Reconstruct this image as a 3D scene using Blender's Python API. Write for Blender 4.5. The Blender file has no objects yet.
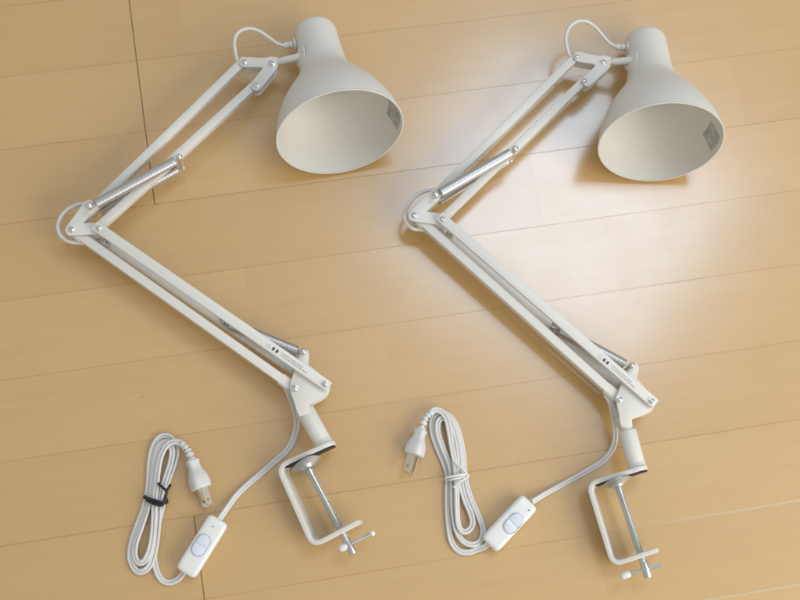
import bpy, bmesh, math, random
from mathutils import Vector, Matrix, Quaternion
random.seed(7)
S = bpy.context.scene
COL = S.collection
mm = 0.001

# ------------------------------------------------------------------ camera
F, TILT, ROLL, CAMH = 3.1714, 0.2475, 0.2737, 1.1772
YAW, V0, U1 = 0.4286, 0.6238, -0.095
ct, st, cr, sr = math.cos(TILT), math.sin(TILT), math.cos(ROLL), math.sin(ROLL)
R0, U0, B0 = Vector((1, 0, 0)), Vector((0, ct, st)), Vector((0, -st, ct))
RA, UA, BA = cr*R0 + sr*U0, -sr*R0 + cr*U0, B0

def P(px, py, z=0.0):
    """photo position (800x600) -> real point lying at height z (metres) above the floor"""
    d = ((px-400)/400/F)*RA + ((300-py)/400/F)*UA - BA
    l = (z-CAMH)/d.z
    return Vector((d.x*l, d.y*l, z))

def PP(t, z=None):
    return P(t[0], t[1], t[2]*mm if z is None else z)

cam_d = bpy.data.cameras.new("camera")
cam = bpy.data.objects.new("camera", cam_d)
COL.objects.link(cam)
cam.matrix_world = Matrix(((RA.x, UA.x, BA.x, 0), (RA.y, UA.y, BA.y, 0), (RA.z, UA.z, BA.z, CAMH), (0, 0, 0, 1)))
cam_d.sensor_width = 36
cam_d.lens = 18*F
cam_d.clip_start = 0.01
cam_d.clip_end = 100
cam_d.dof.use_dof = True
cam_d.dof.focus_distance = 1.16
cam_d.dof.aperture_fstop = 8
S.camera = cam

# ------------------------------------------------------------------ materials
def new_mat(name):
    m = bpy.data.materials.new(name)
    m.use_nodes = True
    nt = m.node_tree
    b = nt.nodes["Principled BSDF"]
    return m, nt, b

def N(nt, typ, **kw):
    n = nt.nodes.new(typ)
    for k, v in kw.items():
        setattr(n, k, v)
    return n

def math_node(nt, op, a, b=None, c=None):
    n = N(nt, "ShaderNodeMath", operation=op)
    for i, v in enumerate((a, b, c)):
        if v is None:
            continue
        if isinstance(v, (int, float)):
            n.inputs[i].default_value = v
        else:
            nt.links.new(v, n.inputs[i])
    return n.outputs[0]

def mix_col(nt, fac, a, b, blend='MIX'):
    n = N(nt, "ShaderNodeMix", data_type='RGBA', blend_type=blend)
    for idx, v in ((0, fac), (6, a), (7, b)):
        if isinstance(v, (int, float)):
            n.inputs[idx].default_value = v
        elif isinstance(v, tuple):
            n.inputs[idx].default_value = (*v, 1)
        else:
            nt.links.new(v, n.inputs[idx])
    return n.outputs[2]

def simple(name, col, rough, metal=0.0, var=0.05, nscale=60, bump=0.0, bscale=900, coat=0.0):
    """principled surface with a faint uneven tint, roughness and grain"""
    m, nt, b = new_mat(name)
    tc = N(nt, "ShaderNodeTexCoord")
    no = N(nt, "ShaderNodeTexNoise")
    no.inputs["Scale"].default_value = nscale
    no.inputs["Detail"].default_value = 4
    nt.links.new(tc.outputs["Object"], no.inputs["Vector"])
    lo = tuple(max(0, c*(1-var)) for c in col)
    hi = tuple(min(1, c*(1+var)) for c in col)
    nt.links.new(mix_col(nt, no.outputs["Fac"], lo, hi), b.inputs["Base Color"])
    rr = math_node(nt, 'MULTIPLY_ADD', no.outputs["Fac"], 0.12, rough-0.06)
    nt.links.new(rr, b.inputs["Roughness"])
    b.inputs["Metallic"].default_value = metal
    b.inputs["Coat Weight"].default_value = coat
    if bump:
        n2 = N(nt, "ShaderNodeTexNoise")
        n2.inputs["Scale"].default_value = bscale
        nt.links.new(tc.outputs["Object"], n2.inputs["Vector"])
        bp = N(nt, "ShaderNodeBump")
        bp.inputs["Strength"].default_value = bump
        bp.inputs["Distance"].default_value = 0.0004
        nt.links.new(n2.outputs["Fac"], bp.inputs["Height"])
        nt.links.new(bp.outputs["Normal"], b.inputs["Normal"])
    return m

M_PAINT = simple("cream_paint", (0.71, 0.695, 0.63), 0.42, var=0.025, nscale=40, bump=0.12)
M_SHADE = simple("cream_shade_paint", (0.68, 0.665, 0.60), 0.48, var=0.02, nscale=30, bump=0.12)
M_CORD = simple("white_cord_plastic", (0.68, 0.67, 0.64), 0.36, var=0.03, nscale=50)
M_GROOVE = simple("cord_groove", (0.30, 0.30, 0.32), 0.6, var=0.05)
M_PLASTIC = simple("white_switch_plastic", (0.80, 0.80, 0.77), 0.24, var=0.015, nscale=40)
M_ROCKER = simple("bluish_rocker_plastic", (0.74, 0.78, 0.85), 0.2, var=0.02)
M_GREEN = simple("green_lens", (0.12, 0.42, 0.30), 0.3)
M_CHROME = simple("bright_chrome", (0.74, 0.74, 0.72), 0.24, metal=1.0, var=0.03)
M_ZINC = simple("zinc_plated_steel", (0.60, 0.64, 0.63), 0.24, metal=1.0, var=0.06, nscale=120)
M_DISC = simple("dull_zinc", (0.50, 0.52, 0.51), 0.42, metal=1.0, var=0.06, nscale=120)
M_SPRING = simple("spring_steel", (0.56, 0.56, 0.55), 0.38, metal=1.0, var=0.08, nscale=200)
M_BLADE = simple("nickel_blade", (0.76, 0.70, 0.58), 0.25, metal=1.0, var=0.06)
M_RUBBER = simple("black_rubber", (0.015, 0.014, 0.014), 0.6, var=0.2)
M_DARK = simple("dark_steel", (0.12, 0.12, 0.12), 0.4, metal=0.8)
M_TIE = simple("black_tie", (0.012, 0.012, 0.013), 0.4, var=0.2)
M_WTIE = simple("white_tie", (0.74, 0.73, 0.71), 0.4, var=0.03)
M_LABEL = simple("grey_label", (0.48, 0.49, 0.46), 0.45, var=0.10, nscale=300)
M_INK = simple("grey_ink", (0.07, 0.07, 0.075), 0.5)
M_FAINT = simple("pale_ink", (0.36, 0.36, 0.35), 0.5)
M_PRINT = simple("worn_print", (0.44, 0.43, 0.40), 0.5)

def floor_material():
    m, nt, b = new_mat("maple_floor_boards")
    tc = N(nt, "ShaderNodeTexCoord")
    sp = N(nt, "ShaderNodeSeparateXYZ")
    nt.links.new(tc.outputs["Object"], sp.inputs[0])
    u, v = sp.outputs[0], sp.outputs[1]
    # slight waver so that seams are not ruler straight
    wob = N(nt, "ShaderNodeTexNoise"); wob.inputs["Scale"].default_value = 35
    nt.links.new(tc.outputs["Object"], wob.inputs["Vector"])
    vw = math_node(nt, 'ADD', v, math_node(nt, 'MULTIPLY', math_node(nt, 'SUBTRACT', wob.outputs["Fac"], 0.5), 0.0007))
    k = math_node(nt, 'MULTIPLY', vw, -1/0.075)
    fr = math_node(nt, 'FRACT', k)
    idx = math_node(nt, 'FLOOR', k)
    d = math_node(nt, 'MULTIPLY', math_node(nt, 'MINIMUM', fr, math_node(nt, 'SUBTRACT', 1.0, fr)), 75.0)  # mm
    def line(dist, w0, w1):
        n = N(nt, "ShaderNodeMapRange", interpolation_type='SMOOTHSTEP')
        n.inputs["From Min"].default_value = w0
        n.inputs["From Max"].default_value = w1
        n.inputs["To Min"].default_value = 1
        n.inputs["To Max"].default_value = 0
        nt.links.new(dist, n.inputs["Value"])
        return n.outputs[0]
    # broken strength along each seam
    brk = N(nt, "ShaderNodeTexNoise"); brk.inputs["Scale"].default_value = 1.0; brk.inputs["Detail"].default_value = 5
    cb = N(nt, "ShaderNodeCombineXYZ")
    nt.links.new(math_node(nt, 'MULTIPLY', u, 14.0), cb.inputs[0])
    nt.links.new(math_node(nt, 'ROUND', k), cb.inputs[1])
    nt.links.new(cb.outputs[0], brk.inputs["Vector"])
    seam = math_node(nt, 'MULTIPLY', line(d, 0.15, 0.8), math_node(nt, 'MULTIPLY_ADD', brk.outputs["Fac"], 1.5, -0.18))
    # wide boards of four strips: butt joints
    row = math_node(nt, 'FLOOR', math_node(nt, 'MULTIPLY', math_node(nt, 'SUBTRACT', k, 3.0), 0.25))
    odd = math_node(nt, 'MODULO', math_node(nt, 'ADD', row, 101.0), 2.0)   # 1 for even rows
    uo = math_node(nt, 'ADD', math_node(nt, 'SUBTRACT', u, U1), math_node(nt, 'MULTIPLY', odd, 0.909))
    ub = math_node(nt, 'FRACT', math_node(nt, 'ADD', math_node(nt, 'MULTIPLY', uo, 1/1.818), 20.0))
    de = math_node(nt, 'MULTIPLY', math_node(nt, 'MINIMUM', ub, math_node(nt, 'SUBTRACT', 1.0, ub)), 1818.0)
    butt = line(de, 0.25, 0.85)
    # long joints between wide boards are deeper than the seams between strips
    rf = math_node(nt, 'FRACT', math_node(nt, 'MULTIPLY', math_node(nt, 'SUBTRACT', k, 3.0), 0.25))
    dr = math_node(nt, 'MULTIPLY', math_node(nt, 'MINIMUM', rf, math_node(nt, 'SUBTRACT', 1.0, rf)), 300.0)
    deep = line(dr, 0.2, 0.8)
    # printed strip ends, very faint
    wn = N(nt, "ShaderNodeTexWhiteNoise", noise_dimensions='1D')
    nt.links.new(idx, wn.inputs["W"])
    us = math_node(nt, 'ADD', math_node(nt, 'MULTIPLY', u, 1/0.62), math_node(nt, 'MULTIPLY', wn.outputs["Value"], 7.0))
    usf = math_node(nt, 'FRACT', math_node(nt, 'ADD', us, 30.0))
    ds = math_node(nt, 'MULTIPLY', math_node(nt, 'MINIMUM', usf, math_node(nt, 'SUBTRACT', 1.0, usf)), 620.0)
    strip_end = math_node(nt, 'MULTIPLY', line(ds, 0.2, 1.2), 0.05)
    # tint of each strip
    wn2 = N(nt, "ShaderNodeTexWhiteNoise", noise_dimensions='2D')
    c2 = N(nt, "ShaderNodeCombineXYZ")
    nt.links.new(idx, c2.inputs[0]); nt.links.new(math_node(nt, 'FLOOR', us), c2.inputs[1])
    nt.links.new(c2.outputs[0], wn2.inputs["Vector"])
    # grain
    def stretched(su, sv, detail, off=0.0):
        mp = N(nt, "ShaderNodeMapping")
        mp.inputs["Scale"].default_value = (su, sv, 1)
        mp.inputs["Location"].default_value = (off, off*1.7, 0)
        ad = N(nt, "ShaderNodeVectorMath", operation='ADD')
        nt.links.new(tc.outputs["Object"], mp.inputs["Vector"])
        c3 = N(nt, "ShaderNodeCombineXYZ")
        nt.links.new(math_node(nt, 'MULTIPLY', wn2.outputs["Value"], 37.0), c3.inputs[0])
        nt.links.new(math_node(nt, 'MULTIPLY', wn2.outputs["Value"], 91.0), c3.inputs[1])
        nt.links.new(mp.outputs[0], ad.inputs[0]); nt.links.new(c3.outputs[0], ad.inputs[1])
        n = N(nt, "ShaderNodeTexNoise")
        n.inputs["Scale"].default_value = 1.0
        n.inputs["Detail"].default_value = detail
        n.inputs["Roughness"].default_value = 0.6
        n.inputs["Distortion"].default_value = 0.6
        nt.links.new(ad.outputs[0], n.inputs["Vector"])
        return n.outputs["Fac"]
    g1 = stretched(7, 80, 5)
    g2 = stretched(50, 650, 3, 3.1)
    g3 = stretched(3, 12, 3, 8.3)
    base = mix_col(nt, wn2.outputs["Value"], (0.545, 0.328, 0.106), (0.590, 0.365, 0.130))
    base = mix_col(nt, math_node(nt, 'MULTIPLY', math_node(nt, 'SUBTRACT', g1, 0.42), 0.75), base, (0.47, 0.265, 0.072))
    base = mix_col(nt, math_node(nt, 'MULTIPLY', math_node(nt, 'SUBTRACT', g2, 0.5), 0.5), base, (0.40, 0.25, 0.11))
    base = mix_col(nt, math_node(nt, 'MULTIPLY', math_node(nt, 'SUBTRACT', g3, 0.4), 0.5), base, (0.61, 0.385, 0.12))
    # small specks
    vo = N(nt, "ShaderNodeTexVoronoi"); vo.inputs["Scale"].default_value = 16; vo.inputs["Randomness"].default_value = 1
    nt.links.new(tc.outputs["Object"], vo.inputs["Vector"])
    spk = math_node(nt, 'MULTIPLY', line(vo.outputs["Distance"], 0.012, 0.03), 0.35)
    base = mix_col(nt, spk, base, (0.25, 0.14, 0.06))
    tot = math_node(nt, 'MAXIMUM', math_node(nt, 'MULTIPLY', seam, 0.64), math_node(nt, 'MULTIPLY', deep, 0.5))
    tot = math_node(nt, 'MAXIMUM', tot, math_node(nt, 'MULTIPLY', butt, 0.85))
    tot = math_node(nt, 'MAXIMUM', tot, strip_end)
    tot.node.use_clamp = True
    col = mix_col(nt, tot, base, (0.30, 0.135, 0.022))
    col = mix_col(nt, math_node(nt, 'MULTIPLY', butt, 0.7), col, (0.13, 0.06, 0.02))
    # pale dust caught in the seams of the near right part of the floor
    dn = N(nt, "ShaderNodeMapRange", interpolation_type='SMOOTHSTEP')
    dn.inputs["From Min"].default_value = 7.5
    dn.inputs["From Max"].default_value = 7.9
    nt.links.new(k, dn.inputs["Value"])
    du = N(nt, "ShaderNodeMapRange", interpolation_type='SMOOTHSTEP')
    du.inputs["From Min"].default_value = 0.22
    du.inputs["From Max"].default_value = 0.42
    nt.links.new(u, du.inputs["Value"])
    dust = math_node(nt, 'MULTIPLY', math_node(nt, 'MULTIPLY', dn.outputs[0], du.outputs[0]), math_node(nt, 'MULTIPLY', line(d, 0.3, 0.9), math_node(nt, 'MULTIPLY_ADD', brk.outputs["Fac"], 1.6, -0.1)))
    dust.node.use_clamp = True
    col = mix_col(nt, math_node(nt, 'MULTIPLY', dust, 0.75), col, (0.66, 0.60, 0.52))
    # specks of pale dust and nicks in the varnish
    v2 = N(nt, "ShaderNodeTexVoronoi"); v2.inputs["Scale"].default_value = 38; v2.inputs["Randomness"].default_value = 1
    nt.links.new(tc.outputs["Object"], v2.inputs["Vector"])
    wn3 = N(nt, "ShaderNodeTexWhiteNoise", noise_dimensions='3D')
    nt.links.new(v2.outputs["Position"], wn3.inputs["Vector"])
    sp2 = math_node(nt, 'MULTIPLY', line(v2.outputs["Distance"], 0.012, 0.035), math_node(nt, 'GREATER_THAN', wn3.outputs["Value"], 0.72))
    col = mix_col(nt, math_node(nt, 'MULTIPLY', sp2, 0.30), col, (0.72, 0.62, 0.48))
    nt.links.new(col, b.inputs["Base Color"])
    rg = N(nt, "ShaderNodeTexNoise"); rg.inputs["Scale"].default_value = 22; rg.inputs["Detail"].default_value = 6
    nt.links.new(tc.outputs["Object"], rg.inputs["Vector"])
    nt.links.new(math_node(nt, 'MULTIPLY_ADD', rg.outputs["Fac"], 0.10, 0.44), b.inputs["Roughness"])
    b.inputs["Specular IOR Level"].default_value = 0.8
    dull = math_node(nt, 'SUBTRACT', 1.0, math_node(nt, 'MULTIPLY', tot, 0.9))   # no varnish film inside the joints
    dull.node.use_clamp = True
    nt.links.new(dull, b.inputs["Coat Weight"])
    b.inputs["Coat IOR"].default_value = 1.78
    nt.links.new(math_node(nt, 'MULTIPLY_ADD', rg.outputs["Fac"], 0.10, 0.14), b.inputs["Coat Roughness"])
    # relief: seams sink, wood pores, hairline scratches and dents in the varnish
    sv = N(nt, "ShaderNodeTexVoronoi", feature='DISTANCE_TO_EDGE'); sv.inputs["Scale"].default_value = 3.1
    mpv = N(nt, "ShaderNodeMapping"); mpv.inputs["Rotation"].default_value = (0, 0, 0.5); mpv.inputs["Scale"].default_value = (0.5, 2.2, 1)
    nt.links.new(tc.outputs["Object"], mpv.inputs["Vector"]); nt.links.new(mpv.outputs[0], sv.inputs["Vector"])
    scr = math_node(nt, 'MULTIPLY', line(sv.outputs["Distance"], 0.0008, 0.0030), math_node(nt, 'GREATER_THAN', rg.outputs["Fac"], 0.55))
    hgt = math_node(nt, 'ADD', math_node(nt, 'MULTIPLY', tot, -0.10), math_node(nt, 'MULTIPLY', g2, 0.035))
    hgt = math_node(nt, 'ADD', hgt, math_node(nt, 'MULTIPLY', scr, -0.05))
    hgt = math_node(nt, 'ADD', hgt, math_node(nt, 'MULTIPLY', rg.outputs["Fac"], 0.25))
    bp = N(nt, "ShaderNodeBump")
    bp.inputs["Strength"].default_value = 0.35
    bp.inputs["Distance"].default_value = 0.0006
    nt.links.new(hgt, bp.inputs["Height"])
    nt.links.new(bp.outputs["Normal"], b.inputs["Normal"])
    nt.links.new(bp.outputs["Normal"], b.inputs["Coat Normal"])
    return m

# ------------------------------------------------------------------ mesh helpers
class MB:
    def __init__(s):
        s.v, s.f = [], []
    def add(s, verts, faces):
        o = len(s.v)
        s.v += [Vector(x) for x in verts]
        s.f += [tuple(i+o for i in f) for f in faces]
        return s
    def build(s, name, mat, parent, smooth=True, bevel=0.0, seg=2, angle=35, label=None):
        root = parent
        while root is not None and root.parent is not None:
            root = root.parent
        off = root.location if root is not None else Vector((0, 0, 0))
        me = bpy.data.meshes.new(name)
        me.from_pydata([x-off for x in s.v], [], s.f)
        bm = bmesh.new(); bm.from_mesh(me)
        bmesh.ops.recalc_face_normals(bm, faces=bm.faces)
        if bevel:
            ed = [e for e in bm.edges if len(e.link_faces) == 2 and e.calc_face_angle(0) > math.radians(angle)]
            bmesh.ops.bevel(bm, geom=ed, offset=bevel, segments=seg, profile=0.5, affect='EDGES', clamp_overlap=True)
        for f in bm.faces:
            f.smooth = smooth
        for e in bm.edges:
            if len(e.link_faces) == 2 and e.calc_face_angle(0) > math.radians(angle+5):
                e.smooth = False
        bm.to_mesh(me); bm.free()
        me.materials.append(mat)
        o = bpy.data.objects.new(name, me)
        COL.objects.link(o)
        if parent is not None:
            o.parent = parent
        if label:
            o["label"] = label
        return o

def spline(pts, n=8):
    """Catmull-Rom through the points"""
    pts = [Vector(p) for p in pts]
    q = [pts[0]*2-pts[1]] + pts + [pts[-1]*2-pts[-2]]
    out = []
    for i in range(1, len(q)-2):
        p0, p1, p2, p3 = q[i-1:i+3]
        for j in range(n):
            t = j/n
            out.append(0.5*((2*p1)+(p2-p0)*t+(2*p0-5*p1+4*p2-p3)*t*t+(3*p1-p0-3*p2+p3)*t**3))
    out.append(pts[-1])
    return out

def frames(path):
    tans = []
    for i in range(len(path)):
        a, b = path[max(0, i-1)], path[min(len(path)-1, i+1)]
        tans.append((b-a).normalized())
    t0 = tans[0]
    ref = Vector((0, 0, 1)) if abs(t0.z) < 0.9 else Vector((1, 0, 0))
    n = (ref - t0*ref.dot(t0)).normalized()
    fr = []
    for i, t in enumerate(tans):
        if i:
            ax = tans[i-1].cross(t)
            if ax.length > 1e-9:
                n = Quaternion(ax.normalized(), tans[i-1].angle(t)) @ n
        n = (n - t*n.dot(t)).normalized()
        fr.append((t, n, t.cross(n)))
    return fr

def tube(mb, path, r, n=10, cap=True):
    fr = frames(path)
    rs = r if isinstance(r, list) else [r]*len(path)
    V, Fc = [], []
    for p, (t, a, b), rr in zip(path, fr, rs):
        for j in range(n):
            w = 2*math.pi*j/n
            V.append(p + a*math.cos(w)*rr + b*math.sin(w)*rr)
    for i in range(len(path)-1):
        for j in range(n):
            k = (j+1) % n
            Fc.append((i*n+j, i*n+k, (i+1)*n+k, (i+1)*n+j))
    if cap:
        Fc.append(tuple(range(n))[::-1])
        Fc.append(tuple((len(path)-1)*n+j for j in range(n)))
    mb.add(V, Fc)

def sweep_flat(mb, path, profile, twist=None):
    """sweep a closed 2D profile (side, up); the side axis stays level with the floor unless twisted"""
    V, Fc = [], []
    n = len(profile)
    for i, p in enumerate(path):
        a, b = path[max(0, i-1)], path[min(len(path)-1, i+1)]
        t = (b-a).normalized()
        side = t.cross(Vector((0, 0, 1))).normalized()
        up = side.cross(t).normalized()
        w = twist[i] if twist else 0
        s2 = side*math.cos(w) + up*math.sin(w)
        u2 = up*math.cos(w) - side*math.sin(w)
        for (x, y) in profile:
            V.append(p + s2*x + u2*y)
    for i in range(len(path)-1):
        for j in range(n):
            k = (j+1) % n
            Fc.append((i*n+j, i*n+k, (i+1)*n+k, (i+1)*n+j))
    Fc.append(tuple(range(n))[::-1])
    Fc.append(tuple((len(path)-1)*n+j for j in range(n)))
    mb.add(V, Fc)

def basis(axis):
    a = axis.normalized()
    ref = Vector((0, 0, 1)) if abs(a.z) < 0.95 else Vector((1, 0, 0))
    x = ref.cross(a).normalized()
    return a, x, a.cross(x)

def lathe(mb, o, axis, prof, n=24):
    """prof: list of (radius, distance along axis)"""
    a, x, y = basis(axis)
    V, Fc, rings = [], [], []
    for r, s in prof:
        if r < 1e-7:
            rings.append([len(V)]); V.append(o+a*s)
        else:
            rings.append(list(range(len(V), len(V)+n)))
            for j in range(n):
                w = 2*math.pi*j/n
                V.append(o + a*s + x*math.cos(w)*r + y*math.sin(w)*r)
    for A, B in zip(rings, rings[1:]):
        if len(A) == 1 and len(B) == 1:
            continue
        for j in range(n):
            k = (j+1) % n
            if len(A) == 1:
                Fc.append((A[0], B[k], B[j]))
            elif len(B) == 1:
                Fc.append((A[j], A[k], B[0]))
            else:
                Fc.append((A[j], A[k], B[k], B[j]))
    mb.add(V, Fc)

def rod(mb, p0, p1, r, n=16, ch=0.0004):
    d = p1-p0
    L = d.length
    ch = min(ch, r*0.5)
    lathe(mb, p0, d, [(0, 0), (r-ch, 0), (r, ch), (r, L-ch), (r-ch, L), (0, L)], n)

def prism(mb, poly, ztop, thick):
    """closed outline of (x, y[, z]) extruded downwards; ztop may be a function of the point"""
    n = len(poly)
    zt = [ztop(p) if callable(ztop) else ztop for p in poly]
    V = [Vector((p[0], p[1], z)) for p, z in zip(poly, zt)] + [Vector((p[0], p[1], z-thick)) for p, z in zip(poly, zt)]
    Fc = [tuple(range(n)), tuple(range(2*n-1, n-1, -1))]
    for j in range(n):
        k = (j+1) % n
        Fc.append((j, k, n+k, n+j))
    mb.add(V, Fc)

def thick_line(pts, w, arc=6):
    """outline of a polyline of the given width with rounded ends and rounded outer corners"""
    pts = [Vector((p[0], p[1])) for p in pts]
    h = w/2
    def side(seq):
        out = []
        for i in range(len(seq)-1):
            d = (seq[i+1]-seq[i]).normalized()
            nrm = Vector((-d.y, d.x))
            if i == 0:
                out.append(seq[0]+nrm*h)
            else:
                d0 = (seq[i]-seq[i-1]).normalized()
                n0 = Vector((-d0.y, d0.x))
                cross = d0.x*d.y-d0.y*d.x
                if cross < 0:      # outer side: arc
                    a0, a1 = math.atan2(n0.y, n0.x), math.atan2(nrm.y, nrm.x)
                    while a1 > a0:
                        a1 -= 2*math.pi
                    for q in range(arc+1):
                        a = a0+(a1-a0)*q/arc
                        out.append(seq[i]+Vector((math.cos(a), math.sin(a)))*h)
                else:
                    b = (n0+nrm).normalized()
                    out.append(seq[i]+b*(h/max(0.2, b.dot(nrm))))
            if i == len(seq)-2:
                a0 = math.atan2(nrm.y, nrm.x)
                for q in range(arc+2):
                    a = a0-math.pi*q/(arc+1)
                    out.append(seq[-1]+Vector((math.cos(a), math.sin(a)))*h)
        return out[:-1]
    return side(pts)+side(pts[::-1])

def bar(mb, p0, p1, w, h, ext=0.0):
    """straight bar of rectangular section between two centre points"""
    t = (p1-p0).normalized()
    s = t.cross(Vector((0, 0, 1))).normalized()
    u = s.cross(t).normalized()
    a, b = p0-t*ext, p1+t*ext
    V = []
    for q in (a, b):
        for (x, y) in ((-1, -1), (1, -1), (1, 1), (-1, 1)):
            V.append(q+s*x*w/2+u*y*h/2)
    mb.add(V, [(0, 1, 2, 3), (7, 6, 5, 4), (0, 1, 5, 4), (1, 2, 6, 5), (2, 3, 7, 6), (3, 0, 4, 7)])

def screw_head(mb, c, r=0.003, h=0.0016, turn=0.3):
    """pan head with a cross recess, facing up"""
    nr, na = 7, 32
    V, Fc = [Vector(c)+Vector((0, 0, h-0.0008))], []
    for i in range(1, nr+1):
        q = i/nr
        for j in range(na):
            w = 2*math.pi*j/na
            x, y = q*r*math.cos(w), q*r*math.sin(w)
            z = h*(1-0.55*q**3)
            xr, yr = x*math.cos(turn)+y*math.sin(turn), -x*math.sin(turn)+y*math.cos(turn)
            if q < 0.62 and min(abs(xr), abs(yr)) < 0.17*r:
                z -= 0.0008
            V.append(Vector(c)+Vector((x, y, z)))
    for j in range(na):
        Fc.append((0, 1+j, 1+(j+1) % na))
    for i in range(nr-1):
        for j in range(na):
            k = (j+1) % na
            Fc.append((1+i*na+j, 1+(i+1)*na+j, 1+(i+1)*na+k, 1+i*na+k))
    o = 1+(nr-1)*na
    b = len(V)
    for j in range(na):
        V.append(V[o+j]-Vector((0, 0, h*0.45+0.0004)))
    for j in range(na):
        k = (j+1) % na
        Fc.append((o+j, b+j, b+k, o+k))
    mb.add(V, Fc)

def screw(parent, c, r=3.0, washer=True, turn=0.3, down=0.0):
    r *= 0.84
    mb = MB()
    if washer:
        lathe(mb, c, Vector((0, 0, 1)), [(0, -0.0002), (r*1.3*mm, -0.0002), (r*1.3*mm, 0.0004), (r*mm, 0.0006), (0, 0.0006)], 24)
    screw_head(mb, c+Vector((0, 0, 0.0005)), r*mm, 0.0018, turn)
    if down:
        rod(mb, c-Vector((0, 0, down)), c-Vector((0, 0, 0.0003)), 0.0016, 10)
    return mb.build("screw", M_CHROME, parent)

def helix(mb, p0, p1, R, wire, pitch, nseg=14, ns=6):
    d = p1-p0
    L = d.length
    a, x, y = basis(d)
    turns = int(L/pitch)
    path = []
    for i in range(turns*nseg+1):
        w = 2*math.pi*i/nseg
        path.append(p0+a*(L*i/(turns*nseg))+x*math.cos(w)*R+y*math.sin(w)*R)
    tube(mb, path, wire, ns)

def spring(parent, q0, p0, p1, q1, R=3.9):
    """tension spring: coils p0-p1, hooked ends reaching to q0 and q1"""
    mb = MB()
    helix(mb, p0, p1, R*mm, 0.60*mm, 1.2*mm, 20, 8)
    rod(mb, p0, p1, (R+0.52)*mm, 28, 0.0001)
    for a, b in ((p0, q0), (p1, q1)):
        d = (b-a)
        s = d.cross(Vector((0, 0, 1))).normalized()*R*mm
        tube(mb, spline([a+s, a+s*0.5+d*0.25, a+d*0.6, b], 5), 0.75*mm, 8)
    # dark core: the inside of the closely wound coils
    return mb.build("spring", M_SPRING, parent)

def thing(name, label, cat, loc, group=None):
    o = bpy.data.objects.new(name, None)
    o.empty_display_size = 0.05
    COL.objects.link(o)
    o.location = loc
    o["label"] = label
    o["category"] = cat
    if group:
        o["group"] = group
    return o

def similarity(a0, a1, b0, b1):
    """2D map taking a0->b0 and a1->b1 without stretching beyond a common scale"""
    A = complex(a1.x-a0.x, a1.y-a0.y); B = complex(b1.x-b0.x, b1.y-b0.y)
    k = B/A
    k = k/abs(k)
    def f(p):
        w = complex(p.x-a0.x, p.y-a0.y)*k
        return Vector((b0.x+w.real, b0.y+w.imag, p.z))
    return f

# ------------------------------------------------------------------ floor
fm = MB()
fm.add([(-4, -4, 0), (4, -4, 0), (4, 4, 0), (-4, 4, 0)], [(0, 1, 2, 3)])
floor = fm.build("floor", floor_material(), None, smooth=False)
floor.location = (-math.sin(YAW)*V0, math.cos(YAW)*V0, 0)
floor.rotation_euler = (0, 0, YAW)
floor["kind"] = "structure"

# ------------------------------------------------------------------ lamp parts
ZB, ZE, ZH = 25.0, 30.0, 34.0          # mid height of the linkage at base, elbow and head (mm)

SHADE_PROF = [(0, 0), (0.12, 0.000), (0.23, 0.0012), (0.298, 0.009), (0.336, 0.030), (0.348, 0.060), (0.353, 0.12), (0.358, 0.20),
              (0.367, 0.29), (0.385, 0.37), (0.420, 0.435), (0.490, 0.50), (0.600, 0.575), (0.720, 0.655), (0.825, 0.74),
              (0.905, 0.825), (0.958, 0.90), (0.986, 0.96), (1.0, 1.0)]

def smooth_prof(pr, n=4):
    return [(p.x, p.y) for p in spline([Vector((a, b, 0)) for a, b in pr], n)]

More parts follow.
